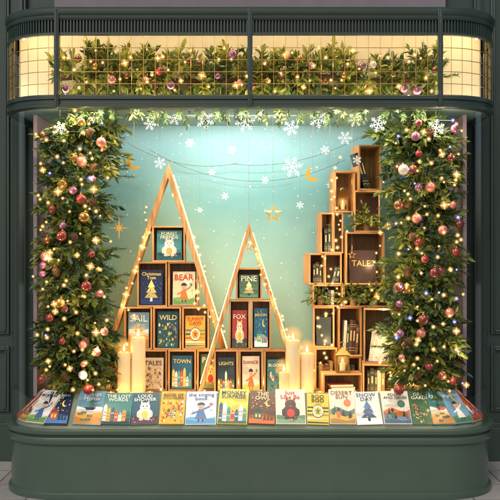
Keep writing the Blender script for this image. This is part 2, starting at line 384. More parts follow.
def garland(name,label,pts,rad,n,ll,lw,mats,sl,nl=14,fir=.3,bias=(0,-.35,0),rope=.03,lim=None,uneven=.25):
    root=MB(); root.tube(pts,rope,VINE,n=8); ro=root.obj(name); tag(ro,label,'garland')
    mb=MB(); P=[Vector(p) for p in pts]
    for i in range(n):
        t=R()*(len(P)-1); k=min(int(t),len(P)-2); c=P[k].lerp(P[k+1],t-k); ax=(P[k+1]-P[k]).normalized()
        d=rv(); d=(d-ax*d.dot(ax)*.75+Vector(bias)).normalized()
        rr=rad*U(.05,1)*(.85+uneven*math.sin(t*3.1+c.x*(2 if d.x>0 else 5))); L=(sl*U(.6,1.2))
        p=c+d*rr
        if lim:
            for _ in range(8):
                e=p+d*(L+ll*.5)
                if lim[0]<e.x<lim[1] and e.y>lim[2] and e.y<lim[3] and e.z>lim[4] and e.z<lim[5]: break
                L*=.82; p=c+(p-c)*.85
        if R()<fir: sprig(mb,p,d,L*1.15,72,.055,.006,[NEEDLE],.15,True)
        else: sprig(mb,p,d,L,nl,ll,lw,mats)
    mb.obj('foliage',ro,fix=False,smooth=0)
    return ro
def colpts(s):
    xs=[1.72,1.78,1.86,1.90,1.84,1.88,1.84,1.80]; zs=[3.88,3.55,3.1,2.6,2.1,1.7,1.35,1.05]
    return [(s*x,.78,z) for x,z in zip(xs,zs)]
CL=colpts(-1); CR=colpts(1)
for s,pts in((-1,CL),(1,CR)):
    lim=(-2.36,-1.15,.12,1.58,.9,3.95) if s<0 else (1.15,2.36,.12,1.58,.9,3.95)
    garland('column_garland','tall leafy evergreen garland with fir tips hanging beside the window',[(x,.66,z) for x,_,z in pts],.31,720,.13,.037,[LEAVES[1],LEAVES[2],LEAVES[0],LEAVES[4],LEAVES[1],LEAVES[3]],.24,nl=15,fir=.34,lim=lim)
TP=[(x,.42,4.29+.03*math.sin(x*3)) for x in [-2.0+i*.25 for i in range(17)]]
garland('canopy_garland','lush laurel leaf garland lit by warm light behind the brass lattice',TP,.22,440,.135,.036,[LEAVES[0],LEAVES[3],LEAVES[1],LEAVES[3],LEAVES[2]],.20,nl=14,fir=.16,bias=(0,-.2,.2),lim=(-2.2,2.2,.05,.74,4.06,4.70))
TP2=[(x,.3,3.95) for x in [-1.9+i*.25 for i in range(16)]]
garland('ceiling_garland','thin trailing leaf garland along the ceiling edge',TP2,.05,150,.075,.02,[LEAVES[1],LEAVES[2],LEAVES[4]],.12,nl=9,fir=.3,bias=(0,-.1,-.3),rope=.012,lim=(-2.2,2.2,.05,1,3.7,3.96))

def bauble_mesh(c,metal):
    mb=MB(); mb.ball(1,mat('bauble_%d_%d_%d'%c,c,rough=.24,metal=metal,var=.2,coat=.6),n=20,k=12); return mb.mesh('bauble',60)
mb=MB(); mb.lathe([(.28,.9),(.28,1.14),(.2,1.18),(0,1.18)],BRASS,n=12); mb.tube([(math.cos(a)*.13,0,1.28+math.sin(a)*.13) for a in [i*math.pi/4 for i in range(8)]],.03,BRASS,closed=True); capm=mb.mesh('bauble_cap')
BC=[((150,58,50),.3,'red'),((206,128,116),.3,'rosy pink'),((222,206,190),.1,'pearl white'),((190,140,70),.8,'gold'),((110,48,40),.3,'dark red'),((150,92,60),.7,'copper'),((150,96,130),.4,'plum pink')]
BM=[(bauble_mesh(c,m),n) for c,m,n in BC]
def bauble(p,r,k=None):
    k=random.randrange(len(BM)) if k is None else k
    o=mk('christmas_bauble',BM[k][0],None,p,(U(-.3,.3),U(-.3,.3),0)); o.scale=(r,r,r)
    tag(o,'small glossy %s bauble hanging in the leafy garland'%BM[k][1],'bauble','baubles in the garlands')
    mk('bauble_cap',capm,o)
CONE=mat('pine_cone_brown',(104,72,48),rough=.8,var=.3,nscale=30)
mb=MB(); mb.lathe([(0,-.9),(.4,-.6),(.45,0),(.2,.7),(0,.9)],CONE,n=10)
for i in range(70):
    t=i/69; z=-.8+1.65*t; r=.62*math.sin(math.pi*(.12+.8*(1-t)))**.8+.08; a=i*2.4
    o_=Vector((math.cos(a),math.sin(a),0)); s_=Vector((-math.sin(a),math.cos(a),0)); b_=o_*r*.5+Vector((0,0,z+.12)); e_=o_*(r+.12)+Vector((0,0,z-.06))
    mb.add([b_-s_*.06,e_-s_*.16,e_+Vector((0,0,.09))+o_*.05,e_+s_*.16,b_+s_*.06],[(0,1,2,3,4)],CONE)
conem=mb.mesh('pine_cone',0)
def cone(p,r):
    o=mk('pine_cone',conem,None,p,(U(-.8,.8),U(-.8,.8),U(0,6))); o.scale=(r,r,r*1.15); tag(o,'brown open pine cone tucked into the leafy garland','pine cone','pine cones in the garlands')
for s in(-1,1):
    for i in range(32):
        z=1.08+2.72*i/31; x=s*(1.83+U(-.37,.33)); bauble((x,U(.15,.28),z+U(-.05,.05)),U(.032,.058),None if R()<.5 else random.choice([0,1,1,6,0]))
    for i in range(8): cone((s*(1.83+U(-.32,.3)),U(.17,.26),1.2+2.5*i/7),.05)
for i in range(26): bauble((-1.85+3.7*i/25+U(-.05,.05),U(.10,.18),U(4.12,4.5)),U(.028,.048),None if R()<.5 else random.choice([1,6]))
for i in range(6): cone((-1.6+3.2*i/5,.14,U(4.15,4.4)),.045)

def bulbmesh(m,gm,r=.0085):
    mb=MB(); mb.ball(r,m,n=8,k=6); mb.ball(r*3.3,gm,n=14,k=10); return mb.mesh('bulb',80)  # outer ball imitates the glare around the bulb
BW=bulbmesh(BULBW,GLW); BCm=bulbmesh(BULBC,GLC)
STARW=mat('glare_star_warm',(255,235,180),emit=(255,215,135),es=5,var=0,sample=False); STARC=mat('glare_star_cool',(200,200,255),emit=(165,170,255),es=4,var=0,sample=False)
def glarestar(m,gm,r):  # starburst glare of a bright bulb, built as a glowing star shape
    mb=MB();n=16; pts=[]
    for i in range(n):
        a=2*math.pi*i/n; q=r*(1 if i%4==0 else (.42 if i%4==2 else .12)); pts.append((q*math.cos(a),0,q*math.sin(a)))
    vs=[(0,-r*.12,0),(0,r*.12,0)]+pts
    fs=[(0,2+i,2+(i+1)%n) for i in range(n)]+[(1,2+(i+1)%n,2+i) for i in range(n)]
    mb.add(vs,fs,m); mb.ball(r*1.02,gm,n=16,k=10); return mb.mesh('glare_star',60)
SW=glarestar(STARW,GLW,.042); SC=glarestar(STARC,GLC,.042)
def string(name,label,pts,every=1,cool=0,star=.15,lights=0,le=1.5):
    mb=MB(); mb.tube(pts,.0016,WIRE,n=4); ro=mb.obj(name); tag(ro,label,'string lights')
    idx=list(range(0,len(pts),every))
    for i in idx:
        p=Vector(pts[i])+Vector((U(-.01,.01),-.015,U(-.01,.01)))
        c=R()<cool; st=R()<star
        o=mk('bulb',(SC if c else SW) if st else (BCm if c else BW),ro,p,(0,U(-.3,.3),0));  # a share of the bulbs carry the starburst glare shape
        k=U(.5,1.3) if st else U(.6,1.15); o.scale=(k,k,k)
    for j in range(lights):
        p=Vector(pts[int((j+.5)/lights*len(pts))]); pointl(p+Vector((0,-.03,0)),le,(1,.7,.36),.012,ro)
for s in(-1,1):
    pts=[]
    for i in range(90):
        t=i/89; z=3.85-2.75*t; a=t*2*math.pi*9.5
        pts.append((s*(1.82)+(.30+.04*math.sin(i*.37))*math.sin(a)+U(-.07,.07),.16-.05*abs(math.cos(a))+U(-.03,.06),z+U(-.06,.06)))
    string('fairy_light_string','warm white fairy lights wound around the tall garland',pts,1,cool=.05 if s<0 else .2,star=.2,lights=11,le=2.3)
pts=[(-1.95+3.9*i/69,U(.08,.18),4.32+.18*math.sin(i*1.1)+U(-.05,.05)) for i in range(70)]
string('fairy_light_string','warm white fairy lights threaded through the canopy garland',pts,1,0,.15,lights=6,le=1.0)

# ------------------------------------------------------------ books
TXT={}
def textmesh(t,mt):
    key=(t,mt.name)
    if key in TXT: return TXT[key]
    cu=bpy.data.curves.new('t','FONT'); cu.body=t; cu.align_x='CENTER'; cu.align_y='CENTER'; cu.resolution_u=2; cu.space_line=.8; cu.offset=.012
    ob=bpy.data.objects.new('t',cu); COL.objects.link(ob); bpy.context.view_layer.update()
    me=bpy.data.meshes.new_from_object(ob.evaluated_get(bpy.context.evaluated_depsgraph_get()))
    bpy.data.objects.remove(ob); 
    xs=[v.co.x for v in me.vertices]; ys=[v.co.y for v in me.vertices]
    w=max(xs)-min(xs); h=max(ys)-min(ys); cx=(max(xs)+min(xs))/2; cy=(max(ys)+min(ys))/2
    for v in me.vertices: x,y=v.co.x-cx,v.co.y-cy; v.co=(x,0,y)
    me.materials.clear(); me.materials.append(mt); me.name='title'
    TXT[key]=(me,w,h); return TXT[key]
def star5(cx,cy,r,k=.45,n=5,a0=math.pi/2):
    return [(cx+(r if i%2==0 else r*k)*math.cos(a0+math.pi*i/n),cy+(r if i%2==0 else r*k)*math.sin(a0+math.pi*i/n)) for i in range(2*n)]
def dim(c,k): return tuple(int(max(0,min(255,x*k))) for x in c)
def art(style,cols,rnd):
    c=cols; A=[]; u=rnd.uniform
    def clip(p): return [(min(.98,max(.02,x)),min(.98,max(.02,y))) for x,y in p]
    def hill(y0,amp,ph,col): A.append(([(.02,.02)]+[(.02+.96*i/12,y0+amp*math.sin(ph+i*.6)) for i in range(13)]+[(.98,.02)],col))
    for i in range(5):
        A.append((clip(ell(u(.1,.9),u(.3,.9),u(.12,.3),u(.06,.16),14)),dim(c[0],u(.84,1.12))))
    if style=='hills':
        A.append((ell(.7,.6,.14,.11),c[1])); A.append((ell(.7,.6,.1,.08),dim(c[1],1.15))); hill(.42,.06,u(0,6),c[2]); hill(.33,.05,u(0,6),dim(c[2],.8)); hill(.25,.05,u(0,6),c[3]); hill(.12,.03,u(0,6),dim(c[3],.75))
        for i in range(6):
            x=u(.1,.9);y=u(.12,.35);A.append((clip([(x-.06,y),(x+.06,y),(x,y+.2)]),c[4] if i%2 else dim(c[2],.7)))
        A.append((ell(.35,.26,.08,.1),c[1])); A.append((ell(.35,.4,.055,.05),c[4]))
    elif style=='animal':
        hill(.22,.03,1,dim(c[3],.8)); hill(.15,.03,3,c[3])
        A.append((ell(.5,.34,.26,.2),c[1])); A.append((ell(.5,.55,.19,.14),c[1]))
        for s in(-1,1): A.append((clip([(.5+s*.16,.6),(.5+s*.06,.67),(.5+s*.15,.76)]),c[1])); A.append((clip([(.5+s*.145,.62),(.5+s*.09,.66),(.5+s*.14,.72)]),c[2])); A.append((ell(.5+s*.07,.57,.028,.022),c[4])); A.append((ell(.5+s*.24,.32,.06,.11),dim(c[1],.85))); A.append((ell(.5+s*.13,.16,.09,.04),dim(c[1],.8)))
        A.append((ell(.5,.5,.035,.025),c[2])); A.append((ell(.5,.3,.13,.12),c[2]))
        for i in range(8): A.append((star5(u(.06,.94),u(.05,.2),.03,.4,6),c[2+i%2]))
    elif style=='night':
        for i in range(22): A.append((star5(u(.06,.94),u(.35,.95),u(.012,.035)),c[1]))
        A.append((ell(.72,.62,.12,.1),c[1])); A.append((ell(.77,.64,.1,.085),c[0])); hill(.3,.04,u(0,5),dim(c[2],.7)); hill(.2,.04,u(0,5),c[2])
        A.append(([(.2,.15),(.5,.15),(.5,.36),(.2,.36)],c[3])); A.append(([(.16,.35),(.54,.35),(.35,.5)],dim(c[3],.7)))
        for x in(.25,.38): A.append(([(x,.2),(x+.07,.2),(x+.07,.29),(x,.29)],c[1]))
        for i in range(3): A.append((clip([(.6+.13*i-.06,.12),(.6+.13*i+.06,.12),(.6+.13*i,.36-.04*i)]),dim(c[2],.5)))
    elif style=='floral':
        for i in range(46):
            x=u(.08,.92);y=u(.06,.68);r=u(.025,.075)
            if i%3==0: a=u(0,3); A.append(([(x+r*1.5*math.cos(a),y+r*1.2*math.sin(a)),(x+r*.4*math.cos(a+1.57),y+r*.4*math.sin(a+1.57)),(x-r*1.5*math.cos(a),y-r*1.2*math.sin(a)),(x-r*.4*math.cos(a+1.57),y-r*.4*math.sin(a+1.57))],c[3]))
            else: A.append((star5(x,y,r,.55,6),c[1+i%4])); A.append((ell(x,y,r*.3,r*.25,8),c[1+(i+1)%4]))
    elif style=='bands':
        for i in range(5): A.append(([(.02,.04+.12*i),(.98,.02+.12*i+u(0,.05)),(.98,.07+.12*i),(.02,.09+.12*i)],c[1+i%4]))
        A.append((ell(.5,.42,.27,.21),c[4])); A.append((ell(.5,.42,.25,.19),c[2])); A.append((ell(.5,.42,.18,.14),c[0])); A.append((star5(.5,.42,.13),c[3]))
        for i in range(12): A.append((ell(.5+.215*math.cos(i*.5236),.42+.165*math.sin(i*.5236),.016,.013,8),c[1]))
    elif style=='sea':
        hill(.5,.03,u(0,5),c[1]); hill(.42,.03,u(0,5),dim(c[1],.8)); hill(.33,.03,u(0,5),c[2]); hill(.2,.03,u(0,5),dim(c[2],.8))
        for i in range(6):
            x=u(.15,.8);y=u(.07,.34);A.append((ell(x,y,.08,.04,12),c[3])); A.append((clip([(x+.06,y),(x+.12,y+.045),(x+.12,y-.045)]),dim(c[3],.8))); A.append((ell(x-.04,y+.008,.012,.01,8),c[4]))
        A.append((clip([(.28,.5),(.72,.5),(.62,.42),(.38,.42)]),c[4])); A.append(([(.5,.51),(.5,.74),(.68,.54)],c[3])); A.append(([(.48,.53),(.48,.7),(.34,.54)],dim(c[3],1.2)))
        for i in range(4): A.append((ell(u(.1,.9),u(.62,.72),.07,.022,12),dim(c[0],1.2)))
    elif style=='child':
        hill(.2,.03,0,dim(c[3],1.15)); hill(.13,.03,2,c[3])
        for s in(-.07,.07): A.append(([(.5+s-.025,.08),(.5+s+.025,.08),(.5+s+.02,.18),(.5+s-.02,.18)],c[4]))
        A.append(([(.3,.16),(.7,.16),(.57,.46),(.43,.46)],c[1]))
        for i in range(5): A.append((ell(.38+.06*i,.2+.03*(i%2),.018,.015,8),c[2]))
        A.append((ell(.5,.54,.115,.095),(226,178,148)))
        A.append((ell(.5,.57,.13,.09,16,0,math.pi),c[4]))
        A.append(([(.57,.42),(.8,.52),(.79,.56),(.55,.46)],c[1])); A.append(([(.43,.42),(.2,.34),(.21,.3),(.45,.38)],c[1]))
        A.append((star5(.82,.6,.07),c[2])); A.append((ell(.46,.53,.014,.012,8),(40,30,30))); A.append((ell(.54,.53,.014,.012,8),(40,30,30))); A.append((ell(.5,.49,.03,.012,8),(190,80,70)))
        for i in range(8): A.append((star5(u(.06,.94),u(.3,.72),u(.012,.025)),c[2]))
    elif style=='tree':
        hill(.14,.02,1,dim(c[0],1.3))
        for k in range(3): A.append(([(.5-.3+.07*k,.2+.15*k),(.5+.3-.07*k,.2+.15*k),(.5,.46+.13*k)],dim(c[1],.8+.15*k)))
        A.append(([(.45,.1),(.55,.1),(.55,.2),(.45,.2)],c[4])); A.append((star5(.5,.73,.05),c[3]))
        for i in range(12): A.append((ell(.5+u(-.16,.16),u(.23,.5),.022,.018,8),c[2+i%2]))
        for i in range(16): A.append((ell(u(.05,.95),u(.1,.75),.01,.008,6),(240,240,235)))
    elif style=='city':
        for i in range(7):
            x=.03+.135*i; h=u(.28,.6); A.append(([(x,.04),(x+.12,.04),(x+.12,h),(x+.06,h+.08),(x,h)],c[1+i%4]))
            for q in range(3):
                for e in(.02,.07): A.append(([(x+e,h*.25+q*.1),(x+e+.03,h*.25+q*.1),(x+e+.03,h*.25+q*.1+.045),(x+e,h*.25+q*.1+.045)],c[(2+i+q)%5]))
        hill(.07,.015,2,dim(c[3],.7))
    return A
bookn=0
def cname(c):
    r,g,b=c; mx=max(c); mn=min(c)
    if mx-mn<30: return 'black' if mx<70 else ('grey' if mx<170 else 'cream white')
    if mx==r: 
        if g>170: return 'yellow'
        if g>b+35: return 'orange brown' if r<200 else 'orange'
        return 'red' if g<110 else 'pink'
    if mx==g: return 'green'
    return 'dark blue' if mx<120 else ('turquoise' if g>b-30 else 'blue')
def book(M,w,h,t,cols,style=None,title=None,tcol=(30,30,40),where='',seed=None,ty=.83,tw=.84,th=.24):
    """M: matrix, origin at bottom centre, front towards -Y, spine at -X"""
    global bookn; bookn+=1
    rnd=random.Random(seed if seed is not None else bookn)
    cov=pcol(tuple(cols[0])); mb=MB()
    ct=.004
    mb.box((0,-t/2+ct/2,h/2),(w,ct,h),cov); mb.box((0,t/2-ct/2,h/2),(w,ct,h),cov); mb.box((-w/2+ct/2,0,h/2),(ct,t-2*ct,h),cov)
    o=mb.obj('book'); o.matrix_basis=M
    lab='%s %s%s'%(cname(cols[0]),'picture book' if style else 'cloth book',(' titled '+title.replace('\n',' ').lower()) if title else '')
    tag(o,(lab+' '+where).strip(),'book','books in the display')
    mb=MB(); mb.box((.001,0,h/2),(w-.012,t-2*ct-.001,h-.012),PAGE); mb.obj('page_block',o)
    if style:
        mb=MB(); AA=art(style,cols,rnd); st=.0055/len(AA)
        for i,(poly,c) in enumerate(AA):
            y=-t/2-.0006-st*i
            mb.add([((x-.5)*w,y,z*h) for x,z in poly],[tuple(range(len(poly)))],pcol(tuple(c)))
        mb.obj('cover_illustration',o,smooth=0,fix=False)
    if title:
        me,tw0,th0=textmesh(title,pcol(tcol)); s=min(w*tw/tw0,h*th/th0)
        q=mk('title',me,o,(0,-t/2-.0012 if not style else -t/2-.0072,h*ty)); q.scale=(s,s,s)
    if not style or R()<.3:
        mb=MB()
        for z in(.12,.2,.82,.88): mb.box((-w/2-.0008,0,h*z),(.0012,t*.9,h*.012),pcol((205,170,90)))
        mb.box((-w/2-.0008,0,h*.55),(.0012,t*.4,h*.3),pcol((215,190,130))); mb.obj('spine_lettering',o)
    return o
def T(loc,rz=0,rx=0,ry=0):
    return Matrix.Translation(loc)@Matrix.Rotation(rz,4,'Z')@Matrix.Rotation(ry,4,'Y')@Matrix.Rotation(rx,4,'X')
PAL=[[(225,222,212),(60,110,160),(220,90,60),(110,150,90),(40,50,70)],
[(40,98,128),(240,205,90),(225,235,235),(90,160,150),(220,90,70)],
[(222,176,60),(60,120,170),(250,245,230),(200,80,50),(50,60,60)],
[(176,66,50),(250,230,190),(240,180,70),(60,90,80),(40,30,40)],
[(64,130,132),(240,235,215),(240,160,70),(30,80,90),(200,70,60)],
[(28,44,84),(245,220,120),(80,130,180),(210,100,70),(240,240,240)],
[(228,214,188),(205,110,70),(90,130,120),(220,170,80),(70,50,50)],
[(120,165,190),(250,245,235),(230,150,60),(80,120,90),(50,60,90)],
[(76,108,80),(240,220,150),(200,80,60),(150,180,110),(40,60,50)]]
FR=[(73,101,7,'sea','Swings\nHome',(250,250,250)),(101,130,4,'city','THE LOST\nWORDS',(250,245,230)),(131,158,[(40,90,110),(240,240,230),(230,200,80),(90,60,80),(30,40,50)],'animal','LOUD\nSHOWER',(245,245,235)),
(159,184,2,'floral','BOOK OF\nCOLOURS',(50,50,60)),(185,216,[(212,224,230),(80,120,170),(200,90,80),(90,150,190),(40,60,100)],'child','the singing\nbook',(50,80,140)),
(217,247,[(228,204,80),(40,90,130),(230,240,235),(70,150,150),(200,70,60)],'city','MONKEY\nSURPRISE',(20,70,110)),(248,275,[(92,62,48),(230,190,130),(200,110,60),(60,90,70),(240,230,210)],'night','THE\nOWL',(245,220,160)),
(276,306,[(230,220,196),(70,60,60),(200,60,50),(120,160,130),(60,40,40)],'animal','Just\nLike Ba',(190,45,40)),(307,329,[(215,186,56),(50,60,50),(240,240,225),(80,120,60),(30,30,30)],'bands','BOO\nBOO',(30,40,40)),
(330,356,6,'hills','DESERT\nSUN',(120,60,40)),(357,383,0,'tree','SNOW\nDAY',(60,90,120)),(384,412,[(226,220,204),(70,110,90),(210,120,60),(100,140,170),(50,50,60)],'hills','POSKO\nAND ORUN',(30,60,70)),(413,439,8,'floral','GREEN\nGARDEN',(245,240,220))]
a45=math.radians(46)
def pal(k): return PAL[k] if isinstance(k,int) else k
for i,(x0,x1,k,st,ti,tc) in enumerate(FR):
    Y=.115; s=(9+Y)/9; w=(x1-x0)/100*s*1.0; xc=((x0+x1)/2-250)/100*s; h=U(.38,.44)
    t=.022
    base=Vector((xc,Y,.715)); off=Vector((0,-1,1)).normalized()*(t/2+.008+(.012 if i%2 else 0))
    book(T(base+off,U(-.03,.03),0)@Matrix.Rotation(-a45,4,'X')@Matrix.Rotation(U(-.05,.05),4,'Y'),w,h,t,pal(k),st,ti,tc,'on the sloped front ledge')
cc=1.94
for s in(-1,1):
    for j,(ang,k,st,ti) in enumerate(((3,5 if s<0 else 4,'night' if s<0 else 'sea','THE NIGHT\nSKY' if s<0 else 'OCEAN'),(28,0 if s<0 else 7,'child','MY SNOW'),(52,6 if s<0 else 2,'hills','HELLO'),(75,3,'tree','NOEL'))):
        a=math.radians(ang)*s; rr=.505
        n=Vector((math.sin(a),-math.cos(a),0)); base=Vector((s*cc,.62,.715))+n*rr
        off=(n+Vector((0,0,1))).normalized()*(.022/2+.012+.01*(j%2))
        book(T(base+off,a)@Matrix.Rotation(-a45,4,'X'),.24,.41,.022,pal(k),st,ti,(245,240,225) if k in(5,4,7,3) else (50,60,90),'on the curved ledge end')

# ------------------------------------------------------------ wooden boxes
def dbox(x0,x1,z0,z1,Y,dep,rz=0,where='stacked on the display floor',shelf=None):
    w=x1-x0;h=z1-z0;t=.018
    mb=MB()
    mb.box((0,0,t/2),(w,dep,t),WOODX); mb.box((0,0,h-t/2),(w,dep,t),WOODX)
    for s in(-1,1): mb.box((s*(w/2-t/2),0,h/2),(t,dep-.002,h-2*t),WOODZ)
    o=mb.obj('display_box',bevel=.0025,loc=((x0+x1)/2,Y+dep/2,z0),rot=(0,0,rz))
    mb=MB(); mb.box((0,dep/2-.012,h/2),(w-2*t,.008,h-2*t),WOODD); mb.obj('back_panel',o)
    tag(o,'open-fronted light oak display box '+where,'wooden box','wooden display boxes')
    return dict(w=w-2*t,h=h-2*t,M=T((((x0+x1)/2),Y+dep/2,z0+t),rz),dep=dep)
def pxbox(x0,y0,x1,y1,Y,dep,zb=None,rz=0,where=''):
    a=W(x0,y0,Y);b=W(x1,y1,Y); return dbox(a.x,b.x,b.z if zb is None else zb,a.z,Y,dep,rz,where)
def facebook(B,k,st,ti=None,tc=(245,240,230),fw=.84,fh=.86,dx=0,lean=.1,ty=.83):
    w=B['w']*fw; h=B['h']*fh; t=.022
    M=B['M']@T((dx*B['w'],-B['dep']/2+.035,t*.12+.001),U(-.08,.08),-lean)
    book(M,w,h,t,pal(k),st,ti,tc,'in an oak box',ty=ty)
SPC=[(40,52,50),(58,42,36),(226,220,205),(70,86,92),(120,40,36),(150,120,70),(36,60,62),(210,205,190),(86,66,48),(46,70,54)]
def spines(B,n,x0=0.03,lean=0,cols=None,hf=.85):
    x=-B['w']/2+x0+.004
    for i in range(n):
        t=U(.028,.045); h=B['h']*hf*U(.78,1.0); w=min(.19,B['dep']*.7)
        if x+t>B['w']/2-.004: break
        c=random.choice(cols or SPC)
        M=B['M']@T((x+t/2,-B['dep']/2+w/2+.03+U(0,.02),.003),math.pi/2+U(-.03,.03),0)
        if lean: M=B['M']@T((x+t/2,-B['dep']/2+w/2+.03,.003+abs(lean)*t*.5),0,0,lean)@Matrix.Rotation(math.pi/2,4,'Z')
        book(M,w,h,t,[c,c,c,c,c],None,None,where='shelved upright with its spine showing'); x+=t+.002
def aframe(ax,ay,sl,sr,Y,dep,floorz,wd,led,label):
    ap=W(ax,ay,Y); H=ap.z-floorz
    ro=bpy.data.objects.new('a_frame_shelf',None); COL.objects.link(ro); ro.location=(ap.x,Y,floorz); tag(ro,label,'triangular shelf')
    for s,k in((-1,sl),(1,sr)):
        u=Vector((s*k,0,-1)).normalized(); n=Vector((-u.z*s,0,u.x*s))
        if n.x*s<0:n=-n
        e=Vector((s*k*H,0,0)); top=Vector((0,0,H))
        vin=wd/abs(n.x)
        poly=[(0,H),(e.x,0),(e.x-s*vin,0),(0,H-wd/abs(n.z))]
        mb=MB(); mb.ext(poly,0,dep,WOODZ); mb.obj('leg',ro,bevel=.003)
        if led:
            mb=MB(); off=n*.004
            a=top+u*.12+off;b=e-u*.1+off
            mb.tube([(a.x,dep+.012,a.z),(b.x,dep+.012,b.z)],.005,LEDW,n=6); mb.obj('led_strip',ro)
    return ro
FZ=.92
aframe(168,163,.335,.31,1.05,.22,FZ,.05,True,'tall light oak triangular frame edged with a glowing strip')
aframe(249,222,.30,.32,.78,.2,FZ,.042,True,'smaller light oak triangular frame standing before the tall one')
def zrow(y,Y): return W(0,y,Y).z
Yl=1.06; wl='in the tall triangular frame'
rows=[(226,262,[(152,185)]),(262,307,[(137,167),(168,198)]),(307,350,[(124,152),(153,181),(182,209)]),(350,392,[(110,138),(139,167),(168,196),(197,224)])]
cont=iter([(4,'animal','FOREST\nFRIENDS',(250,240,210)),(5,'tree','Christmas\nTree',(245,220,120)),([(225,212,170),(220,120,50),(60,130,150),(110,150,80),(60,40,50)],'child','BEAR',(200,70,40)),
 (7,'sea','SAIL',(250,250,245)),([(36,80,84),(230,190,90),(220,100,70),(90,150,130),(240,230,210)],'floral','WILD',(245,225,160)),(2,'bands','SUNNY\nDAYS',(190,60,40)),
 (3,'hills','RED',(250,240,220)),(6,'floral','TALES',(110,60,40)),(1,'city','TOWN',(250,220,120)),(8,'animal','PAW',(245,235,200))])
for y0,y1,xs in rows:
    zb=max(FZ,zrow(y1,Yl))
    for x0,x1 in xs:
        B=pxbox(x0,y0,x1,y1,Yl,.19,zb=zb,where=wl); k,st,ti,tc=next(cont); facebook(B,k,st,ti,tc,fh=U(.8,.92),dx=U(-.04,.04))
Ys=.79
rows=[(268,300,[(236,262)]),(300,350,[(229,250),(251,271)]),(350,396,[(214,238),(239,263),(264,287)])]
cont=iter([(8,'tree','PINE',(245,235,200)),(3,'animal','FOX',(250,235,200)),(1,'night','MOON',(245,220,120)),([(44,62,70),(240,200,90),(210,90,60),(90,140,130),(240,230,210)],'city','LIGHTS',(245,220,130)),(6,'child','DANCE',(150,60,50)),(4,'floral','BLOOM',(250,240,210))])
for y0,y1,xs in rows:
    zb=max(FZ,zrow(y1,Ys))
    for x0,x1 in xs:
        B=pxbox(x0,y0,x1,y1,Ys,.17,zb=zb,where='in the smaller triangular frame'); k,st,ti,tc=next(cont); facebook(B,k,st,ti,tc,fh=U(.78,.9))
tw='in the stacked tower'
B=dbox(1.25,1.70,FZ,1.255,.80,.42,-.10,tw); spines(B,5); 
B=dbox(.79,1.22,FZ,1.15,.82,.26,.05,tw); 
for i,c in enumerate(((70,86,92),(226,220,205),(120,40,36))):
    book(B['M']@T((0.02-.02*i,-.10,.003+.034*i+.016),U(-.1,.1),math.pi/2)@Matrix.Translation((0,0,-.09)),.26,.17,.032,[c]*5,None,None,where='lying flat inside a low box')
B=dbox(1.27,1.60,1.256,1.86,.84,.38,-.14,tw); spines(B,6,lean=.12,cols=[(232,228,215),(205,200,188),(60,70,66),(226,220,205)],hf=.72)
B=dbox(.98,1.25,FZ,1.30,1.13,.34,0,tw); spines(B,4)
B=dbox(.985,1.25,1.301,1.86,1.11,.36,.05,tw); spines(B,5,lean=.06,hf=.75)
B=dbox(.71,.965,FZ,1.40,1.10,.34,.10,tw); spines(B,4,hf=.7)
B=dbox(.72,.96,1.401,1.86,1.14,.32,-.05,tw); facebook(B,[(60,70,66)]*5,None,None,fw=.8,fh=.75)
B=dbox(.70,1.045,1.861,2.11,1.12,.33,.03,tw); spines(B,3,x0=.12,hf=.8)
B=dbox(1.055,1.56,1.861,2.11,1.08,.36,-.04,tw)
B=dbox(.64,.83,2.111,2.46,1.14,.30,.16,tw); spines(B,3,hf=.8)
B=dbox(.845,1.04,2.111,2.46,1.12,.30,-.05,tw); spines(B,2,x0=.06,hf=.7,lean=.2)
B=dbox(1.06,1.50,2.111,2.70,1.06,.36,.05,tw); facebook(B,[(66,42,32),(200,160,90),(90,60,44),(90,60,44),(90,60,44)],None,'TALES',(205,165,95),fw=.74,fh=.66,dx=-.05,ty=.6)
B=dbox(.78,.93,2.461,2.92,1.14,.28,.10,tw); spines(B,2,hf=.8)
B=dbox(.94,1.055,2.461,2.92,1.13,.28,-.03,tw)
B=dbox(.93,1.17,2.921,3.39,1.12,.28,.14,tw)
B=dbox(1.19,1.48,2.701,3.17,1.10,.32,-.14,tw)
B=dbox(1.19,1.46,3.171,3.68,1.10,.30,.18,tw); spines(B,2,x0=.05,lean=-.28,cols=[(36,50,52),(40,44,46)],hf=.95)

def plant(p,r,n,label,mats,pot=True):
    mb=MB(); 
    mb.lathe([(.035,0),(.05,.075),(.055,.08),(.055,.09),(.045,.09),(.04,.07),(0,.07)],mat('clay_pot',(150,110,80),rough=.7),n=18)
    o=mb.obj('potted_plant',loc=p); tag(o,label,'plant')
    f=MB()
    for i in range(n):
        d=rv(); d.z=abs(d.z)*.9+.15; d.y=-abs(d.y)*.8; sprig(f,Vector((0,0,.07)),d,r*U(.7,1.1),12,.075,.024,mats,.6)
    f.obj('foliage',o,fix=False,smooth=0)
plant((1.32,1.16,2.72),.24,22,'trailing green plant in a small clay pot on a shelf',[LEAVES[0],LEAVES[3],LEAVES[1]])
plant((1.40,1.12,1.88),.28,26,'leafy green plant in a clay pot spilling from a box',[LEAVES[1],LEAVES[0],LEAVES[3]])
plant((1.16,1.12,1.88),.2,16,'small leafy green plant in a clay pot',[LEAVES[1],LEAVES[0]])
plant((.80,1.2,1.88),.2,14,'small leafy plant in a clay pot among books',[LEAVES[0],LEAVES[1]])
plant((1.62,.80,1.256),.18,12,'small leafy plant in a clay pot on a low box',[LEAVES[1],LEAVES[2]])

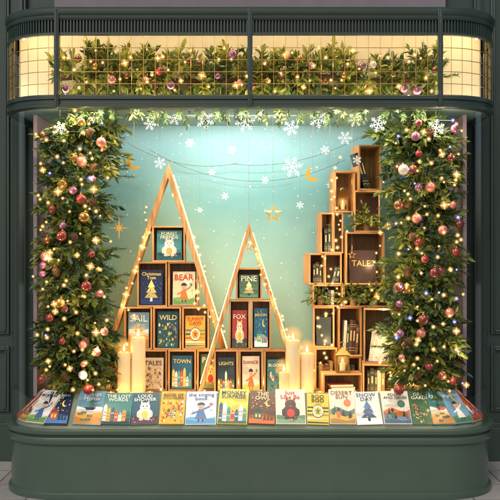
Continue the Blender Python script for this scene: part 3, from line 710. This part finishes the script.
def lantern(p,s,label):
    o=bpy.data.objects.new('lantern',None); COL.objects.link(o); o.location=p; o.scale=(s,s,s); tag(o,label,'lantern')
    mb=MB(); mb.box((0,0,.01),(.13,.13,.02),BRASS)
    for i in(-1,1):
        for j in(-1,1): mb.box((i*.055,j*.055,.09),(.01,.01,.14),BRASS)
    mb.box((0,0,.165),(.13,.13,.012),BRASS)
    mb.add([(-.075,-.075,.172),(.075,-.075,.172),(.075,.075,.172),(-.075,.075,.172),(0,0,.245)],[(0,1,2,3),(0,1,4),(1,2,4),(2,3,4),(3,0,4)],BRASS)
    mb.tube([(math.cos(a)*.025,0,.265+math.sin(a)*.025) for a in [k*math.pi/6 for k in range(12)]],.004,BRASS,closed=True)
    mb.obj('frame',o)
    mb=MB(); mb.lathe([(.028,.02),(.028,.085),(.024,.09),(0,.086)],WAX,n=16); mb.obj('candle',o)
    mb=MB(); mb.lathe([(0,.092),(.009,.105),(.007,.12),(0,.142)],FLAME,n=10); mb.ball(.07,GLF,n=16,k=10,c=(0,0,.115)); mb.obj('flame',o,fix=False,smooth=80)  # ball imitates the glow in the air around the flame
lantern((1.02,.93,1.152),1.15,'small brass lantern with a burning candle on a low box')
lantern((1.05,1.2,2.94),.9,'tiny brass lantern glowing inside a high oak box')

def candle(px,ytop,w,Y,label):
    a=W(px,ytop,Y); r=w/200*(9+Y)/9; h=a.z-FZ
    mb=MB(); mb.lathe([(r*.98,0),(r,.02),(r,h-.015),(r*.96,h-.003),(r*.86,h),(r*.72,h-.014),(r*.3,h-.022),(0,h-.022)],WAX,n=26)
    for k in range(4):
        an=U(0,6.3); L=U(.05,.14); mb.lathe([(0,h-L),(.007,h-L+.012),(.005,h-.01),(0,h-.004)],WAX,n=8,c=(r*math.cos(an),r*math.sin(an),0))
    o=mb.obj('pillar_candle',loc=(a.x,Y,FZ)); tag(o,label,'candle','lit pillar candles')
    mb=MB(); mb.lathe([(.003,h-.022),(.003,h+.012)],WIRE,n=6); mb.obj('wick',o)
    mb=MB(); mb.lathe([(0,h+.006),(.011,h+.02),(.013,h+.032),(.008,h+.055),(0,h+.085)],FLAME,n=12); mb.ball(.12,GLF,n=18,k=12,c=(0,0,h+.045)); mb.obj('flame',o,fix=False,smooth=80)  # large ball is an imitated glare halo, not part of the flame
candle(124,352,13,.62,'short cream pillar candle burning beside the tall frame')
candle(138,337,15,.68,'tall cream pillar candle burning beside the tall frame')
candle(293,340,14,.60,'tall cream pillar candle burning beside the smaller frame')
candle(307,353,14,.66,'cream pillar candle burning next to the box tower')
candle(284,372,10,.56,'stubby cream candle burning at the foot of the frame')
def tealight(px,Y):
    a=W(px,380,Y); o=MB(); o.lathe([(.03,0),(.038,.07),(.034,.07),(.027,.01),(0,.01)],mat('amber_glass',(200,130,60),rough=.15,emit=(255,150,60),es=.6,sample=False),n=18)
    o=o.obj('tealight_holder',loc=(a.x,Y,FZ)); tag(o,'small amber glass tealight holder on the display floor','candle holder')
    m=MB(); m.lathe([(0,.03),(.009,.042),(.006,.06),(0,.08)],FLAME,n=8); m.obj('flame',o)
tealight(111,.55); tealight(320,.6); tealight(150,.58)

def hang(o,ztop,top=3.96):
    m=MB(); m.tube([(0,0,ztop),(0,0,top-o.location.z)],.001,BRASS,n=4); m.obj('hanging_thread',o)
def starorn(px,py,r,Y,rot=0):
    p=W(px,py,Y); mb=MB()
    def ring(R0,k): return [(R0*(1 if i%2==0 else k)*math.cos(math.pi/2+math.pi*i/5),R0*(1 if i%2==0 else k)*math.sin(math.pi/2+math.pi*i/5)) for i in range(10)]
    a=ring(r,.45);b=ring(r*.62,.45)
    vs=[(x,0,z) for x,z in a]+[(x,-.014,z) for x,z in b]+[(x,.014,z) for x,z in b]
    fs=[(i,(i+1)%10,(i+1)%10+10,i+10) for i in range(10)]+[(i,(i+1)%10,(i+1)%10+20,i+20) for i in range(10)]+[(i+10,(i+1)%10+10,(i+1)%10+20,i+20) for i in range(10)]
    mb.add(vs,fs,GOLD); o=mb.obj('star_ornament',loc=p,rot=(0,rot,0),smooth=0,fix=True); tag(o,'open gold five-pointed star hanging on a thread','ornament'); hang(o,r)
starorn(273,214,.105,.9); starorn(249,247,.05,.76)
starorn(352,255,.05,1.0)
def moon(px,py,r,Y):
    p=W(px,py,Y); mb=MB(); out=[(r*math.cos(a),r*math.sin(a)) for a in [math.radians(100+ (320-100)*i/16) for i in range(17)]]
    e0=Vector(out[0]);e1=Vector(out[-1]); mid=(e0+e1)/2
    inn=[(e1.lerp(e0,i/16)+(Vector((r*math.cos(math.radians(210)),r*math.sin(math.radians(210))))-mid)*.62*math.sin(math.pi*i/16)) for i in range(1,16)]
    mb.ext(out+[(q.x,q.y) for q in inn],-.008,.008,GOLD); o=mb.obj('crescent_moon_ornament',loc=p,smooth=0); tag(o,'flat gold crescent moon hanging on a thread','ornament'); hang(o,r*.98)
moon(134,162,.085,1.2); moon(313,174,.085,1.2)
def spark(px,py,r,Y):
    p=W(px,py,Y); mb=MB(); pts=[(r*(1 if i%4==0 else (.45 if i%4==2 else .16))*math.cos(math.pi*i/8),r*(1 if i%4==0 else(.45 if i%4==2 else .16))*math.sin(math.pi*i/8)) for i in range(16)]
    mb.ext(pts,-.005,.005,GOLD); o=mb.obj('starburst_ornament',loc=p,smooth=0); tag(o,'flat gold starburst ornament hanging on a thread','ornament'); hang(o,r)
spark(119,228,.12,.6); spark(330,225,.05,1.3)
def flake(px,py,r,Y):
    p=W(px,py,Y); mb=MB()
    for k in range(6):
        M=Matrix.Rotation(math.pi/3*k,4,'Y')
        mb.box((0,0,r/2),(r*.07,.004,r),WHITE,M)
        for q,l in((.35,.26),(.6,.3),(.82,.16)):
            for s in(-1,1):
                M2=M@Matrix.Translation((0,.0004*s,r*q))@Matrix.Rotation(s*math.pi/3.2,4,'Y'); mb.box((0,0,r*l/2),(r*.05,.0036,r*l),WHITE,M2)
    o=mb.obj('snowflake_ornament',loc=p,rot=(0,U(0,1),0),smooth=0); tag(o,'white paper snowflake hanging on a thread','ornament','hanging snowflakes')
    m=MB(); d=Matrix.Rotation(-o.rotation_euler[1],3,'Y')@Vector((0,0,1)); m.tube([(0,0,0),d*(3.96-p.z)],.0005,WIRE,n=3); m.obj('hanging_thread',o)
for q in((292,167,.12,1.2),(291,128,.09,1.2),(160,163,.07,1.3),(345,138,.08,1.2),(205,120,.1,.5),(245,122,.11,.6),(318,119,.1,.5),(436,128,.09,.2),(225,196,.045,1.3),(357,160,.05,.9),(190,143,.055,1.2),(232,150,.05,1.3),(265,180,.045,1.3),(378,124,.09,.4),(150,124,.07,.6),(175,118,.08,.7),(280,118,.07,.5),(355,120,.08,.6),(60,128,.07,.2),(325,150,.055,1.3),(212,172,.045,1.4),(300,205,.045,1.4),(200,210,.035,1.4),(330,185,.04,1.4)): flake(*q)
def swag(x0,y0,x1,y1,sag,Y,nb=14):
    pts=[]
    for i in range(31):
        t=i/30; pts.append(W(x0+(x1-x0)*t,y0+(y1-y0)*t+sag*4*t*(1-t),Y))
    mb=MB(); mb.tube(pts,.002,mat('dark_cord',(60,62,58)),n=4); o=mb.obj('bead_swag'); tag(o,'thin dark cord swag with tiny gold beads before the backdrop','garland')
    b=MB(); b.lathe([(0,-.01),(.009,0),(0,.01)],GOLD,n=8); me=b.mesh('bead')
    for i in range(nb): mk('bead',me,o,pts[1+int(29*i/nb)])
swag(105,128,238,163,16,1.5); swag(232,164,392,118,16,1.5); swag(150,150,345,160,26,1.55,10)
def pstring(P,n,label,jit=.02,cool=0,star=.06,lights=0,le=1.0):
    P=[Vector(p) for p in P]; pts=[]
    for i in range(n):
        t=i/(n-1)*(len(P)-1); k=min(int(t),len(P)-2); pts.append(P[k].lerp(P[k+1],t-k)+Vector((U(-jit,jit),U(-.01,.01),U(-jit,jit))))
    string('fairy_light_string',label,pts,1,cool,star,lights,le)
pstring([W(338,160,1.02),W(333,205,1.02),W(345,232,.97),W(322,262,1.02),W(345,300,.98),W(318,320,1.0),W(330,350,1.0),W(300,385,.75)],46,'tiny warm fairy lights draped down the wooden box tower',.04,lights=7,le=2.0)
pstring([W(386,150,1.0),W(384,235,.95),W(370,290,.97),W(396,320,.76),W(372,355,.74),W(404,385,.74)],30,'tiny warm fairy lights trailing over the box tower edge',.04,lights=5,le=2.0)
pstring([W(170,180,1.3),W(186,225,1.33),W(203,270,1.34),W(196,300,.95),W(225,330,.75)],40,'tiny warm fairy lights along the tall frame leg',.04,lights=4,le=1.4)
pstring([W(250,240,.74),W(262,270,.74),W(275,300,.74),W(284,330,.72),W(300,350,.72)],26,'tiny warm fairy lights along the smaller frame leg',.03,lights=3,le=1.3)
pstring([W(150,210,1.0),W(142,250,1.0),W(122,300,1.0),W(140,330,.9),W(108,360,.8)],26,'tiny warm fairy lights along the tall frame side',.04,lights=3,le=1.3)
pts=[W(60+i*7.2,395,.5)+Vector((0,0,.03+.02*math.sin(i))) for i in range(54)]
string('fairy_light_string','warm fairy lights lying behind the front row of books',pts,2,0,.05)

# ------------------------------------------------------------ camera, light
cam=bpy.data.cameras.new('camera'); co=bpy.data.objects.new('camera',cam); COL.objects.link(co)
co.location=(0,-9,2.5); co.rotation_euler=(math.pi/2,0,0); cam.sensor_width=36; cam.lens=64.8; cam.clip_end=300
scene.camera=co
w=bpy.data.worlds.new('World'); scene.world=w; w.use_nodes=True; N=w.node_tree.nodes;L=w.node_tree.links
sky=N.new('ShaderNodeTexSky'); sky.sky_type='NISHITA'; sky.sun_disc=False; sky.sun_elevation=math.radians(42); sky.sun_rotation=math.radians(200); sky.dust_density=3
L.new(sky.outputs[0],N['Background'].inputs['Color']); N['Background'].inputs['Strength'].default_value=.09
sl=bpy.data.lights.new('sun','SUN'); sl.energy=1.1; sl.angle=math.radians(20); sl.color=(1,.94,.86)
so=bpy.data.objects.new('sun',sl); COL.objects.link(so); so.rotation_euler=(math.radians(48),0,math.radians(-20))
